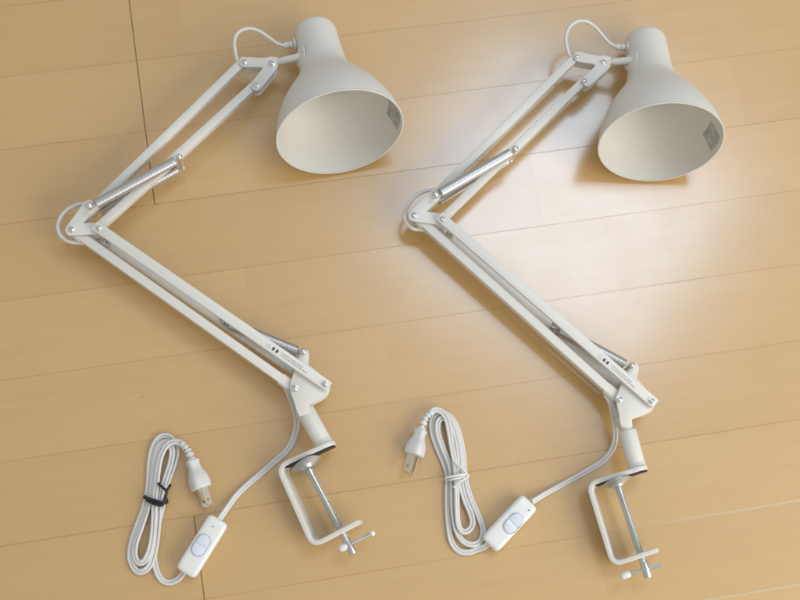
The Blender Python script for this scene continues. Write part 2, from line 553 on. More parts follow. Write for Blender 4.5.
def make_shade(root, mouth_px, cap_px, rad_px, sticker_deg):
    e = math.radians(17.8)
    mz = 0.0640
    mc = P(*mouth_px, mz)
    dist = (mc-Vector((0, 0, CAMH))).dot(-BA)
    R = rad_px*dist/(F*400)
    Lg = 0.141
    mzz = max(r*R*math.cos(e)+(1-q)*Lg*math.sin(e) for r, q in smooth_prof(SHADE_PROF))+0.0006   # rests on its side
    mc = P(*mouth_px, mzz)
    # direction on the floor plane: from the cap to the mouth
    cz = 0.0230
    cc = P(*cap_px, cz)
    d = Vector((mc.x-cc.x, mc.y-cc.y, 0))
    L = d.length/math.cos(e)
    ax = d.normalized()*math.cos(e)+Vector((0, 0, math.sin(e)))
    cc = mc-ax*L
    prof = [(max(0, r)*R, s*L) for r, s in smooth_prof(SHADE_PROF)]
    prof[0] = (0, 0)
    t = 0.0011
    inner = [(max(r-t, 0.0), s+(t if s < 0.03*L else 0)) for r, s in prof]
    inner[0] = (0, t)
    rim = [(R+0.0003, L+0.0002), (R-t*0.5, L+0.0007), (R-t-0.0002, L+0.0002)]
    mb = MB()
    lathe(mb, cc, ax, prof+rim+inner[::-1], 96)
    sh = mb.build("lamp_shade", M_SHADE, root, angle=60)
    a, x, y = basis(ax)
    def inner_pt(s, w, lift=0.0003):
        s *= L
        for (r0, s0), (r1, s1) in zip(inner, inner[1:]):
            if s0 <= s <= s1 and s1 > s0:
                r = r0+(r1-r0)*(s-s0)/(s1-s0)
                break
        else:
            r = inner[-1][0]
        r -= lift
        return cc+a*s+(x*math.cos(w)+y*math.sin(w))*r
    def patch(mb, s0, s1, w0, w1, lift, ns=8, nw=8):
        V, Fc = [], []
        for i in range(ns+1):
            for j in range(nw+1):
                V.append(inner_pt(s0+(s1-s0)*i/ns, w0+(w1-w0)*j/nw, lift))
        for i in range(ns):
            for j in range(nw):
                k = i*(nw+1)+j
                Fc.append((k, k+1, k+nw+2, k+nw+1))
        mb.add(V, Fc)
    w = math.radians(sticker_deg)
    hw = math.radians(11)
    sb = MB(); patch(sb, 0.80, 0.955, w-hw, w+hw, 0.0003)
    st_ = sb.build("sticker", M_LABEL, sh)
    ib = MB()
    rnd = random.Random(3)
    rows = 7
    for r in range(rows):
        s0 = 0.812+0.135*r/rows
        q = w-hw*0.88
        while q < w+hw*0.8:
            ln = rnd.uniform(0.02, 0.07)
            if rnd.random() < 0.8:
                patch(ib, s0, s0+0.010, q, min(q+ln, w+hw*0.9), 0.0005, 1, 3)
            q += ln+rnd.uniform(0.008, 0.03)
    patch(ib, 0.808, 0.832, w-hw*0.9, w-hw*0.1, 0.0006, 1, 3)
    ib.build("sticker_print", M_FAINT, sh)
    return sh, cc, ax, R, L

def lamp(label, D):
    g = PP(D["G"], 0.0)
    root = thing("desk_lamp", label, "lamp", Vector((g.x, g.y, 0)), "cream desk lamps lying side by side on the floor")
    zt = lambda z: z*mm
    J, E_, SX, A, B, C, G, H, T = (D[k] for k in "JESABCGHT")
    # --- shade
    sh, cc, ax, R, L = make_shade(root, D["mouth"], D["cap"], D["rad"], D["sticker"])
    # --- arms (bars run between the joints; mid level of the linkage)
    def arm(name, a, za, b, zb, w, h, ext, cut0=0.0, cut1=0.0):
        p0, p1 = P(*a, zt(za)), P(*b, zt(zb))
        t = (p1-p0).normalized()
        mb = MB(); bar(mb, p0+t*cut0*mm, p1-t*cut1*mm, w*mm, h*mm, ext*mm)
        return mb.build(name, M_PAINT, root, bevel=0.0009)
    arm("arm_bar", A, ZH, J, ZE, 8.0, 9.5, 2.5)
    arm("arm_bar", C, ZH, E_, ZE, 8.0, 9.5, 2.5)
    arm("arm_bar", J, ZE, G, ZB, 8.4, 9.5, 3.0, cut0=4)
    fb = arm("arm_bar", E_, ZE+11, H, ZB+11, 9.6, 5.0, 4.5)
    # the rear bar lies under the front one, seen past it
    e0, h0 = P(*E_, zt(ZE+11)), P(*H, zt(ZB+11))
    lean = (h0-e0).normalized().cross(Vector((0, 0, 1)))*2.6*mm      # the linkage leans a little
    lo = MB(); bar(lo, Vector((e0.x, e0.y, zt(ZE-11)))+lean*1.25, Vector((h0.x, h0.y, zt(ZB-10.5)))+lean*0.9, 9.6*mm, 5.0*mm, 4.5*mm)
    lo.build("arm_bar", M_PAINT, root, bevel=0.0009)
    # lip at the lower end of the single lower bar where the cord leaves it
    p0, p1 = P(*J, zt(ZE)), P(*G, zt(ZB))
    tt = (p1-p0).normalized(); Lb = (p1-p0).length
    mb = MB(); bar(mb, p0+tt*(Lb-16*mm)-Vector((0, 0, 0.001)), p0+tt*(Lb-3*mm)-Vector((0, 0, 0.001)), 10.4*mm, 9.0*mm)
    mb.build("cord_guide", M_PAINT, root, bevel=0.0008)
    mb = MB(); bar(mb, p0+tt*(5*mm)-Vector((0, 0, 0.001)), p0+tt*(13*mm)-Vector((0, 0, 0.001)), 10.4*mm, 9.0*mm)
    mb.build("cord_guide", M_PAINT, root, bevel=0.0008)
    # --- head bracket: two cheeks
    fit = similarity(P(*D0["A"], zt(ZH)), P(*D0["B"], zt(ZH)), P(*A, zt(ZH)), P(*B, zt(ZH)))
    poly = [(78, 370), (82, 342), (102, 325), (130, 320), (300, 328), (306, 323), (400, 319), (409, 327), (412, 400), (395, 432), (268, 588), (245, 606), (215, 608), (190, 592), (182, 565), (192, 530), (275, 424), (276, 412), (266, 406), (130, 406), (100, 400)]
    hp = [fit(P(230+x/8.575, 20+y/8.575, zt(ZH+6))) for x, y in poly]
    mb = MB(); prism(mb, hp, zt(ZH+7.0), 0.0016); prism(mb, hp, zt(ZH-5.4), 0.0016)
    hb = mb.build("head_bracket", M_PAINT, root, bevel=0.0004, seg=2)
    for i, q in enumerate((A, B, C)):
        screw(hb, P(*q, zt(ZH+7.1)), 2.5 if i != 1 else 3.0, True, 0.4+i)
    # pivot block, stem and swivel that carry the shade
    pb = P(*B, zt(ZH))
    se = P(*D["stem"], zt(D.get("stemz", 34)))
    sax = (se-cc).dot(ax)                                   # how far down the neck the stem sits
    side_ = (pb-(cc+ax*(pb-cc).dot(ax))); side_.z = 0
    side_ = (side_-ax*side_.dot(ax)).normalized()
    upn = ax.cross(side_); upn = upn if upn.z > 0 else -upn
    phi = math.radians(24)
    rad_ = side_*math.cos(phi)+upn*math.sin(phi)
    Rn = 0.366*R
    stem_end = cc+ax*sax+rad_*(Rn+0.0012)
    mb = MB()
    lathe(mb, pb-Vector((0, 0, 0.0053)), Vector((0, 0, 1)), [(0, 0), (0.0052, 0), (0.0056, 0.0005), (0.0056, 0.0101), (0.0052, 0.0106), (0, 0.0106)], 24)
    rod(mb, pb+(stem_end-pb)*0.15, stem_end+(stem_end-pb).normalized()*0.003, 0.0036, 20)
    sm = mb.build("stem", M_PAINT, root)
    # flange: washer cupped against the neck of the shade, square to the stem
    sd = (stem_end-pb).normalized()
    # foot of the perpendicular onto the shade axis
    mb = MB()
    lathe(mb, stem_end, -rad_, [(0, -0.0010), (0.0045, -0.0009), (0.0085, -0.0002), (0.0104, 0.0004), (0.0108, 0.0012), (0.0102, 0.0018), (0.0080, 0.0012), (0, 0.0006)], 36)
    mb.build("swivel_washer", M_PAINT, sm)
    # wing nut under the pivot
    mb = MB()
    lathe(mb, pb-Vector((0, 0, 0.0165)), Vector((0, 0, 1)), [(0, 0), (0.0035, 0), (0.004, 0.0006), (0.004, 0.0085), (0, 0.0095)], 14)
    dq = Vector((0.0045, -0.004, 0))
    bar(mb, pb-dq-Vector((0, 0, 0.0115)), pb+dq*1.35-Vector((0, 0, 0.0115)), 0.0022, 0.006)
    mb.build("wing_nut", M_DARK, hb, bevel=0.0004)
    # --- elbow bracket: two cheeks
    ep = thick_line([P(*SX, zt(ZE+7)), P(*J, zt(ZE+7)), P(*E_, zt(ZE+7))], 0.0112, 8)
    mb = MB(); prism(mb, ep, zt(ZE+7.2), 0.0016); prism(mb, ep, zt(ZE-5.6), 0.0016)
    # folded web between the cheeks along the inner edge
    js, jj, je = (P(*q, zt(ZE)) for q in (SX, J, E_))
    eb = mb.build("elbow_bracket", M_PAINT, root, bevel=0.0004)
    screw(eb, P(*J, zt(ZE+7.3)), 2.8, True, 0.2)
    screw(eb, P(*E_, zt(ZE+13.6)), 2.5, True, 0.9)
    # small riveted spacer seen between the lower bars next to the elbow
    mb = MB()
    m0 = P(E_[0]+4.5, E_[1]+12.5, zt(ZE-3)); m1 = P(E_[0]+10.5, E_[1]+17.5, zt(ZE-3))
    bar(mb, m0, m1, 0.005, 0.004)
    for q in (0.2, 0.8):
        lathe(mb, m0.lerp(m1, q)+Vector((0, 0, 0.002)), Vector((0, 0, 1)), [(0.0012, 0), (0.001, 0.0007), (0, 0.0009)], 10)
    mb.build("spacer", M_ZINC, eb, bevel=0.0004)
    # --- upper springs, front and rear, and the two long bolts that hold them
    def ball_bolt(par, q, z0, z1, r=3.2):
        mb = MB()
        c = P(*q, zt(z1))
        lathe(mb, c, Vector((0, 0, 1)), [(0, -0.0045), (0.0022, -0.0045), (0.0025, -0.0015), (r*mm, -0.0004), (r*mm, 0.0006), (r*0.86*mm, 0.0020), (r*0.5*mm, 0.0029), (0, 0.0031)], 24)
        rod(mb, Vector((c.x, c.y, zt(z0))), c-Vector((0, 0, 0.003)), 0.0017, 12)
        lathe(mb, Vector((c.x, c.y, zt(z0))), Vector((0, 0, 1)), [(0, -0.0008), (0.0022, -0.0006), (0.0024, 0.0005), (0.0024, 0.0016), (0, 0.0018)], 14)
        return mb.build("spring_bolt", M_CHROME, par), c
    fT = 0.55
    ztm = ZE+(ZH-ZE)*fT
    _, cs = ball_bolt(root, SX, ZE-13, ZE+17.5, 3.5)
    _, ctp = ball_bolt(root, T, ztm-16, ztm+15.5, 3.1)
    for dz0, dz1, nm in ((12.5, 10.5, 0), (-12.0, -11.5, 1)):
        a = Vector((cs.x, cs.y, zt(ZE+dz0))); b = Vector((ctp.x, ctp.y, zt(ztm+dz1)))
        d = (b-a).normalized()
        spring(root, a, a+d*0.0065, b-d*0.0045, b, 4.1)
    # --- base bracket: two cheeks with the lug for the lower springs
    fit = similarity(P(*D0["G"], zt(ZB)), P(*D0["H"], zt(ZB)), P(*G, zt(ZB)), P(*H, zt(ZB)))
    poly = [(206, 246), (192, 285), (180, 330), (180, 350), (188, 385), (205, 430), (222, 490), (238, 520), (300, 495), (291, 462), (300, 448), (380, 405), (404, 385), (420, 350), (421, 325), (404, 305), (380, 280), (287, 205), (294, 145), (286, 122), (270, 112), (250, 116), (238, 132), (232, 165), (222, 215)]
    bp = [fit(P(260+x/6, 330+y/6, zt(ZB+7))) for x, y in poly]
    mb = MB(); prism(mb, bp, zt(ZB+7.4), 0.0016); prism(mb, bp, zt(ZB-5.8), 0.0016)
    # folded web joining the cheeks along the lower right edge
    w0, w1 = (fit(P(260+x/6, 330+y/6, zt(ZB))) for x, y in ((318, 432), (396, 386)))
    bar(mb, Vector((w0.x, w0.y, zt(ZB))), Vector((w1.x, w1.y, zt(ZB))), 0.0016, 0.0115)
    bb = mb.build("base_bracket", M_PAINT, root, bevel=0.0004)
    screw(bb, P(*G, zt(ZB+7.5)), 3.0, True, 0.5)
    screw(bb, P(*H, zt(ZB+13.6)), 2.7, True, 0.8)
    # shouldered nut peeping out under the outer pivot
    hh = P(*H, zt(ZB+8))
    # --- lower springs
    _, cl = ball_bolt(root, D["lug"], ZB-9, ZB+11.5, 3.1)
    hk = P(*D["hook"], zt(ZB+3.5))
    mb = MB(); rod(mb, hk-Vector((0, 0, 0.0135)), hk+Vector((0, 0, 0.0065)), 0.0021, 12)
    lathe(mb, hk+Vector((0, 0, 0.0035)), Vector((0, 0, 1)), [(0, 0), (0.0033, 0), (0.0033, 0.0018), (0, 0.0018)], 12)
    mb.build("spring_pin", M_DISC, root)
    for dz in (3.6, -4.6):
        a = Vector((hk.x, hk.y, zt(ZB+dz+1.0))); b = Vector((cl.x, cl.y, zt(ZB+dz)))
        d = (b-a).normalized()
        spring(root, a, a+d*0.007, b-d*0.0055, b, 4.2)
    # --- printed warning on the front lower bar
    s0, s1 = P(*E_, zt(ZE+13.52)), P(*H, zt(ZB+13.52))
    t = (s1-s0).normalized(); sd = t.cross(Vector((0, 0, 1))).normalized(); up = sd.cross(t)
    Lb = (s1-s0).length
    ib, fbm = MB(), MB()
    def q4(m, x0, x1, y0, y1):
        m.add([s0+t*(Lb-x*mm)+sd*y*mm+up*0.00012 for x, y in ((x0, y0), (x1, y0), (x1, y1), (x0, y1))], [(0, 1, 2, 3)])
    # triangle outline
    for a, b in (((64.5, -1.6), (62, 2.0)), ((62, 2.0), (60, -1.6)), ((60, -1.6), (64.5, -1.6))):
        A2 = s0+t*(Lb-a[0]*mm)-sd*a[1]*mm; B2 = s0+t*(Lb-b[0]*mm)-sd*b[1]*mm
        dd = (B2-A2).normalized(); nn = dd.cross(up)*0.00018
        fbm.add([p+up*0.00012 for p in (A2-nn, A2+nn, B2+nn, B2-nn)], [(0, 1, 2, 3)])
    for x in (57.2, 53.2):
        ib.add([s0+t*(Lb-x*mm)+up*0.00012+(t*math.cos(w)*1.3+sd*math.sin(w)*1.9)*mm for w in [2*math.pi*k/12 for k in range(12)]], [tuple(range(12))])
    rnd = random.Random(11)
    for y, xa, xb in ((-1.2, 49, 25), (1.0, 48, 20)):
        x = xa
        while x > xb:
            l = rnd.uniform(0.6, 2.2)
            q4(fbm, x, x-l, y-0.55, y+0.55)
            x -= l+rnd.uniform(0.3, 0.6)
    ib.build("printed_symbol", M_INK, fb)
    fbm.build("printed_warning", M_PRINT, fb)
    # --- post and clamp (the clamp is rolled about the post so that it rests on its back strap)
    zp, al = D["zpost"]*mm, math.radians(D["roll_clamp"])
    pt = P(*D["post0"], zp+0.002); pend = P(*D["post1"], zp+0.002)
    pt.z = pend.z = zp
    dn0 = (pend-pt).normalized()
    # sideways axis pointing to the back strap
    q = P(*D["clamp"][1], zp)
    lft = dn0.cross(Vector((0, 0, 1)))
    if (q-pt).dot(lft) < 0:
        lft = -lft
    lr = lft*math.cos(al)-Vector((0, 0, 1))*math.sin(al)      # rolled side axis
    nr = Vector((0, 0, 1))*math.cos(al)+lft*math.sin(al)      # rolled up axis
    hw, th = 0.0128, 0.0044
    cp = []
    for px in D["clamp"]:
        z = zp+hw
        for _ in range(12):
            w_ = P(*px, z)-pt
            l_ = (w_.dot(lft)-hw*math.sin(al))/math.cos(al)
            z = zp-l_*math.sin(al)+hw*math.cos(al)
        cp.append(Vector((w_.dot(dn0), l_, 0)))                # (along the post, to the side)
    def fillet(pts, r, n=7):
        out = [pts[0]]
        for i in range(1, len(pts)-1):
            a, b, c = pts[i-1], pts[i], pts[i+1]
            d0, d1 = (a-b).normalized(), (c-b).normalized()
            p0, p1 = b+d0*r, b+d1*r
            for k in range(n+1):
                s = k/n
                out.append(p0*(1-s)**2+b*2*s*(1-s)+p1*s*s)
        out.append(pts[-1])
        return out
    W = lambda a_, l_, h_: pt+dn0*a_+lr*l_+nr*h_
    path = fillet(cp, 0.0095)
    # the end of the upper jaw is rounded: taper its width over the last few mm
    e0_, e1_ = path[0], path[1]
    tip = [e0_+(e1_-e0_).normalized()*x for x in (0.0, 0.0012, 0.003, 0.006, 0.010)]
    path = tip+path[1:]
    wid_ = [0.0045, 0.0082, 0.0104, 0.0122, hw]+[hw]*(len(path)-5)
    V, Fc = [], []
    for i, p in enumerate(path):
        a, b = path[max(0, i-1)], path[min(len(path)-1, i+1)]
        d = (b-a); nrm = Vector((-d.y, d.x, 0)).normalized()*th/2
        for sg, hh_ in ((1, 1), (-1, 1), (-1, -1), (1, -1)):
            V.append(W(p.x+nrm.x*sg, p.y+nrm.y*sg, wid_[i]*hh_))
    for i in range(len(path)-1):
        for j in range(4):
            k = (j+1) % 4
            Fc.append((i*4+j, i*4+k, i*4+4+k, i*4+4+j))
    Fc += [(3, 2, 1, 0), tuple((len(path)-1)*4+j for j in range(4))]
    mb = MB(); mb.add(V, Fc)
    cl_ = mb.build("clamp_frame", M_PAINT, root, bevel=0.0008, angle=40)
    # rubber pad on the inside of the upper jaw
    jd = (cp[1]-cp[0]).normalized()
    jn = Vector((jd.y, -jd.x, 0))
    if jn.x < 0:
        jn = -jn                                              # towards the screw
    Lj = (cp[1]-cp[0]).length
    mb = MB(); V = []
    n_ = 0
    for hh_, x0 in ((-0.0118, 0.006), (-0.009, 0.0025), (-0.005, 0.0010), (0.005, 0.0010), (0.009, 0.0025), (0.0118, 0.006)):
        for x in (x0, Lj-0.006):
            for dpt in (th/2+0.0001, th/2+0.0015):
                p = cp[0]+jd*x+jn*dpt
                V.append(W(p.x, p.y, hh_))
        n_ += 1
    Fc = []
    for i in range(n_-1):
        o, o2 = i*4, i*4+4
        for a_, b_ in ((0, 1), (1, 3), (3, 2), (2, 0)):
            Fc.append((o+a_, o+b_, o2+b_, o2+a_))
    Fc += [(0, 1, 3, 2), tuple((n_-1)*4+k for k in (0, 2, 3, 1))]
    mb.add(V, Fc)
    mb.build("rubber_pad", M_RUBBER, cl_)
    # post down to the outer face of the upper jaw
    f_ = (0-cp[0].y)/(cp[1].y-cp[0].y)
    Lp = cp[0].x+(cp[1].x-cp[0].x)*f_-th/2+0.0012
    dp = dn0*Lp
    mb = MB()
    lathe(mb, pt, dp, [(0, 0.0006), (0.0062, 0), (0.0080, 0.0), (0.0084, 0.0006), (0.0084, Lp-0.0062), (0.0083, Lp-0.0059), (0.0085, Lp-0.0055), (0.0085, Lp), (0, Lp)], 40)
    mb.build("post", M_PAINT, root, angle=50)
    # spigot of the bracket that drops into the post
    mb = MB()
    g0 = P(*D["tongue"], zp+0.001); g0.z = zp+0.0005
    tq = (pt-g0)
    lathe(mb, g0, tq, [(0, 0), (0.0058, 0), (0.0058, tq.length+0.004), (0, tq.length+0.004)], 24)
    mb.build("spigot", M_PAINT, bb)
    # screw, pressure disc, tommy bar
    sc0, sc1 = P(*D["screw0"], zp+0.002), P(*D["screw1"], zp+0.002)
    sc0.z = sc1.z = zp
    ds = sc1-sc0; Ls = ds.length; dn = ds.normalized()
    prof = [(0, 0.0), (0.0030, 0.0)]
    s = 0.004
    while s < Ls-0.016:
        prof += [(0.0034, s), (0.0030, s+0.00055)]
        s += 0.00115
    prof += [(0.0035, Ls-0.0155), (0.0036, Ls-0.0145), (0.0036, Ls-0.0008), (0.0031, Ls), (0, Ls)]
    mb = MB(); lathe(mb, sc0, ds, prof, 24)
    mb.build("clamp_screw", M_ZINC, cl_)
    mb = MB()
    dd_ = dn*math.cos(D["swivel"])+Vector((0, 0, 1))*math.sin(D["swivel"])     # the loose disc has swivelled
    lathe(mb, sc0+dn*0.0012, dd_, [(0, 0), (0.0136, 0), (0.0142, 0.0004), (0.0142, 0.0010), (0.0125, 0.0015), (0.0085, 0.0030), (0.0058, 0.0046), (0.0050, 0.0062), (0, 0.0064)], 40)
    mb.build("pressure_disc", M_DISC, cl_, angle=50)
    b0, b1 = P(*D["tbar0"], zp+D["tz"][0]*mm), P(*D["tbar1"], zp+D["tz"][1]*mm)
    mb = MB(); rod(mb, b0, b1, 0.00175, 14)
    mb.build("tommy_bar", M_ZINC, cl_)
    db = (b1-b0).normalized()
    mb = MB()
    lathe(mb, b0-db*0.0045, db, [(0, 0), (0.0015, 0.0003), (0.0027, 0.0014), (0.0032, 0.0032), (0.0032, 0.0078), (0.0028, 0.0092), (0.0018, 0.0096), (0, 0.0096)], 20)
    mb.build("end_cap", M_PLASTIC, cl_)
    if D.get("ball"):
        mb = MB()
        lathe(mb, b1-db*0.0022, db, [(0, 0), (0.0016, 0.0002), (0.0026, 0.0012), (0.0026, 0.0030), (0.0016, 0.0042), (0, 0.0044)], 16)
        mb.build("end_cap", M_PLASTIC, cl_)
    # --- internal cable loops at head and elbow
    mb = MB(); tube(mb, spline([PP(q) for q in D["headloop"]], 8), 0.00175, 12)
    mb.build("head_cable", M_CORD, root)
    g0, g1 = PP(D["grom"][0]), PP(D["grom"][1])
    d = (g1-g0); Lg = d.length
    mb = MB()
    lathe(mb, g0, d, [(0, 0), (0.0030, 0), (0.0034, 0.0006), (0.0034, Lg*0.32), (0.0026, Lg*0.36), (0.0026, Lg*0.42), (0.0036, Lg*0.46), (0.0036, Lg*0.72), (0.0028, Lg*0.76), (0.0028, Lg*0.84), (0.0062, Lg*0.88), (0.0064, Lg*0.98), (0.005, Lg*1.1), (0, Lg*1.2)], 24)
    mb.build("grommet", M_CORD, sh)
    mb = MB(); tube(mb, spline([PP(q) for q in D["elbowloop"]], 8), 0.0019, 12)
    mb.build("elbow_cable", M_CORD, root)
    # --- power cord (flat twin flex)
    def twin_profile(r=0.00142, gap=0.00300):
        prof, n = [], 13
        lim = math.radians(168)
        for k in range(n):
            a = lim-2*lim*k/(n-1)
            prof.append((gap/2+r*math.cos(a), r*math.sin(a)))
        for k in range(n):
            a = math.pi+lim-2*lim*k/(n-1)
            prof.append((-gap/2+r*math.cos(a), r*math.sin(a)))
        return prof
    mb = MB()
    for key in ("cord0", "cord1"):
        path = spline([PP(q) for q in D[key]], 7)
        rnd = random.Random(len(path))
        ph = rnd.uniform(0, 6)
        tw = [0.45*math.sin(i*0.045+ph)+0.25*math.sin(i*0.017) for i in range(len(path))]
        # each lobe is swept apart so that the groove between them stays crisp
        sweep_flat(mb, path, twin_profile(), tw)
    mb.build("power_cord", M_CORD, root, angle=60)
    # --- inline switch
    c0, c1 = P(*D["sw"][0], 0.0145), P(*D["sw"][1], 0.0145)
    c0.z = c1.z = 0.0079
    d = (c1-c0).normalized(); s = d.cross(Vector((0, 0, 1)))
    Lw = (c1-c0).length
    mb = MB()
    V, Fc = [], []
    # lofted body: narrower at the ends and at the seam top/bottom
    def ring(x, w, h, n=28):
        o = []
        for k in range(n):
            a = 2*math.pi*k/n
            cx, cy = math.cos(a), math.sin(a)
            e = 2/5.0
            o.append(c0+d*x+s*(w*math.copysign(abs(cx)**e, cx))+Vector((0, 0, h*math.copysign(abs(cy)**e, cy))))
        return o
    secs = [(0, .0040, .0030), (0.0004, .0075, .0054), (0.0016, .0092, .0066), (0.004, .0099, .0071), (0.010, .0101, .0073), (Lw*0.5, .0101, .0074), (Lw-0.010, .0101, .0073), (Lw-0.004, .0099, .0071), (Lw-0.0016, .0092, .0066), (Lw-0.0004, .0075, .0054), (Lw, .0040, .0030)]
    n = 28
    for q in secs:
        V += ring(*q)
    for i in range(len(secs)-1):
        for j in range(n):
            k = (j+1) % n
            Fc.append((i*n+j, i*n+k, (i+1)*n+k, (i+1)*n+j))
    Fc += [tuple(range(n))[::-1], tuple((len(secs)-1)*n+j for j in range(n))]
    mb.add(V, Fc)
    sw = mb.build("inline_switch", M_PLASTIC, root, angle=60)
    rc = P(*D["rocker"], 0.0155); rc.z = 0.0153
    def stadium(c, hl, hw, k=10):
        o = []
        for i in range(k+1):
            a = -math.pi/2+math.pi*i/k
            o.append(c+d*(hl-hw+hw*math.cos(a))+s*hw*math.sin(a))
        for i in range(k+1):
            a = math.pi/2+math.pi*i/k
            o.append(c+d*(-(hl-hw)+hw*math.cos(a))+s*hw*math.sin(a))
        return o
    mb = MB()
    o1, o2 = stadium(rc, 0.0108, 0.0067), stadium(rc, 0.0102, 0.0061)
    nn = len(o1)
    mb.add([p+Vector((0, 0, .00035)) for p in o1]+[p+Vector((0, 0, .00035)) for p in o2]+[p-Vector((0, 0, .0009)) for p in o1]+[p-Vector((0, 0, .0009)) for p in o2],
           [(j, (j+1) % nn, nn+(j+1) % nn, nn+j) for j in range(nn)]+[(j, (j+1) % nn, 2*nn+(j+1) % nn, 2*nn+j) for j in range(nn)]+[(nn+j, nn+(j+1) % nn, 3*nn+(j+1) % nn, 3*nn+j) for j in range(nn)])
    mb.build("rocker_surround", simple("rocker_gap", (0.50, 0.53, 0.58), 0.5), sw)
    mb = MB()
    for sg in (1, -1):
        # two sloping halves meeting at a raised/dipped centre line
        o = []
        kk = 12
        hl, hw = 0.0099, 0.0058
        half = [Vector((0.0003, hw)), ] + [Vector((hl-hw+hw*math.sin(math.pi*i/kk), hw*math.cos(math.pi*i/kk))) for i in range(kk+1)] + [Vector((0.0003, -hw))]
        V = []
        for q in half:
            z = 0.0007+ (0.0017*(q.x/hl) if sg > 0 else 0.0003*(1-q.x/hl)+0.0003)
            V.append(rc+d*q.x*sg+s*q.y+Vector((0, 0, z)))
        n2 = len(V)
        V += [Vector((p.x, p.y, rc.z-0.001)) for p in V]
        mb.add(V, [tuple(range(n2))]+[(j, (j+1) % n2, n2+(j+1) % n2, n2+j) for j in range(n2)])
    mb.build("rocker", M_ROCKER, sw, bevel=0.0003)
    dc = P(*D["dot"], 0.0152); dc.z = 0.0150
    mb = MB(); lathe(mb, dc, Vector((0, 0, 1)), [(0.0008, 0), (0.0007, 0.0005), (0, 0.0006)], 14)
    mb.build("indicator", M_GREEN, sw)
    # strain sleeves where the flex enters the switch
    # --- plug
    n0, n1, n2_ = P(*D["plug"][0], 0.009), P(*D["plug"][1], 0.009), P(*D["plug"][2], 0.009)
    for q in (n0, n1, n2_):
        q.z = 0.0092
    d = (n2_-n1).normalized()
    lat = d.cross(Vector((0, 0, 1))).normalized()
    sep = (lat*D["roll"][0]+Vector((0, 0, 1))*D["roll"][1]).normalized()     # from one blade to the other
    wid = sep.cross(d).normalized()
    Lp = (n2_-n1).length
    secs = [(0, .0040, .0042), (.0010, .0052, .0056), (.0024, .0055, .0060), (.0044, .0050, .0054), (Lp*0.26, .0049, .0053), (Lp*0.40, .0058, .0062), (Lp*0.53, .0074, .0076),
            (Lp*0.66, .0086, .0086), (Lp*0.80, .0090, .0089), (Lp-.0015, .0090, .0088), (Lp-.0003, .0087, .0085), (Lp, .0080, .0078)]
    V, Fc = [], []
    n = 28
    for x, a_, b_ in secs:
        for k in range(n):
            w = 2*math.pi*k/n
            e = 2/3.2
            cx, cy = math.cos(w), math.sin(w)
            V.append(n1+d*x+sep*(a_*math.copysign(abs(cx)**e, cx))+wid*(b_*math.copysign(abs(cy)**e, cy)))
    for i in range(len(secs)-1):
        for j in range(n):
            k = (j+1) % n
            Fc.append((i*n+j, i*n+k, (i+1)*n+k, (i+1)*n+j))
    Fc += [tuple(range(n))[::-1], tuple((len(secs)-1)*n+j for j in range(n))]
    mb = MB(); mb.add(V, Fc)
    pl = mb.build("plug", M_CORD, root, angle=60)
    # ribbed strain relief
    pth = spline([PP(q) for q in D["relief"]]+[n1+d*0.001], 10)
    rr = []
    for i in range(len(pth)):
        q = i/(len(pth)-1)
        ph = (q*4.6) % 1.0
        rr.append((0.0030+0.0011*q) if ph < 0.68 else 0.0021)
    mb = MB(); tube(mb, pth, rr, 16)
    mb.build("strain_relief", M_CORD, pl, angle=30)
    for sg in (1, -1):
        c = n2_+sep*sg*0.0056
        W, Tk, Lz = 0.0031, 0.0008, 0.0172
        out = []
        for x, y in ((-0.001, -W), (Lz-0.0025, -W), (Lz-0.0006, -W*0.6), (Lz, -W*0.35), (Lz, W*0.35), (Lz-0.0006, W*0.6), (Lz-0.0025, W), (-0.001, W)):
            out.append((x, y))
        hx, hr = Lz-0.0055, 0.0015
        hole = [(hx+hr*math.cos(2*math.pi*k/16), hr*math.sin(2*math.pi*k/16)) for k in range(16)]
        bm_ = bmesh.new()
        # flat blade with a real hole: ring of quads between outline and hole
        def outline_at(ang):
            # ray from the hole centre to the outline
            dx, dy = math.cos(ang), math.sin(ang)
            best = 1e9
            for (xa, ya), (xb, yb) in zip(out, out[1:]+out[:1]):
                ex, ey = xb-xa, yb-ya
                den = dx*ey-dy*ex
                if abs(den) < 1e-12:
                    continue
                tq = ((xa-hx)*ey-(ya)*ex)/den
                uq = ((xa-hx)*dy-(ya)*dx)/den
                if tq > 0 and -1e-6 <= uq <= 1+1e-6:
                    best = min(best, tq)
            return (hx+dx*best, dy*best)
        angs = sorted([2*math.pi*k/40 for k in range(40)]+[math.atan2(y, x-hx) % (2*math.pi) for x, y in out])
        m_ = len(angs)
        V, Fc = [], []
        for sg2 in (1, -1):
            for a_ in angs:
                x, y = outline_at(a_); V.append(c+d*x+wid*y+sep*Tk*sg2)
            for a_ in angs:
                V.append(c+d*(hx+hr*math.cos(a_))+wid*hr*math.sin(a_)+sep*Tk*sg2)
        for j in range(m_):
            k = (j+1) % m_
            Fc += [(j, k, m_+k, m_+j), (2*m_+k, 2*m_+j, 3*m_+j, 3*m_+k), (j, 2*m_+j, 2*m_+k, k), (m_+j, m_+k, 3*m_+k, 3*m_+j)]
        mb = MB(); mb.add(V, Fc)
        mb.build("blade", M_BLADE, pl, smooth=False)
    return root

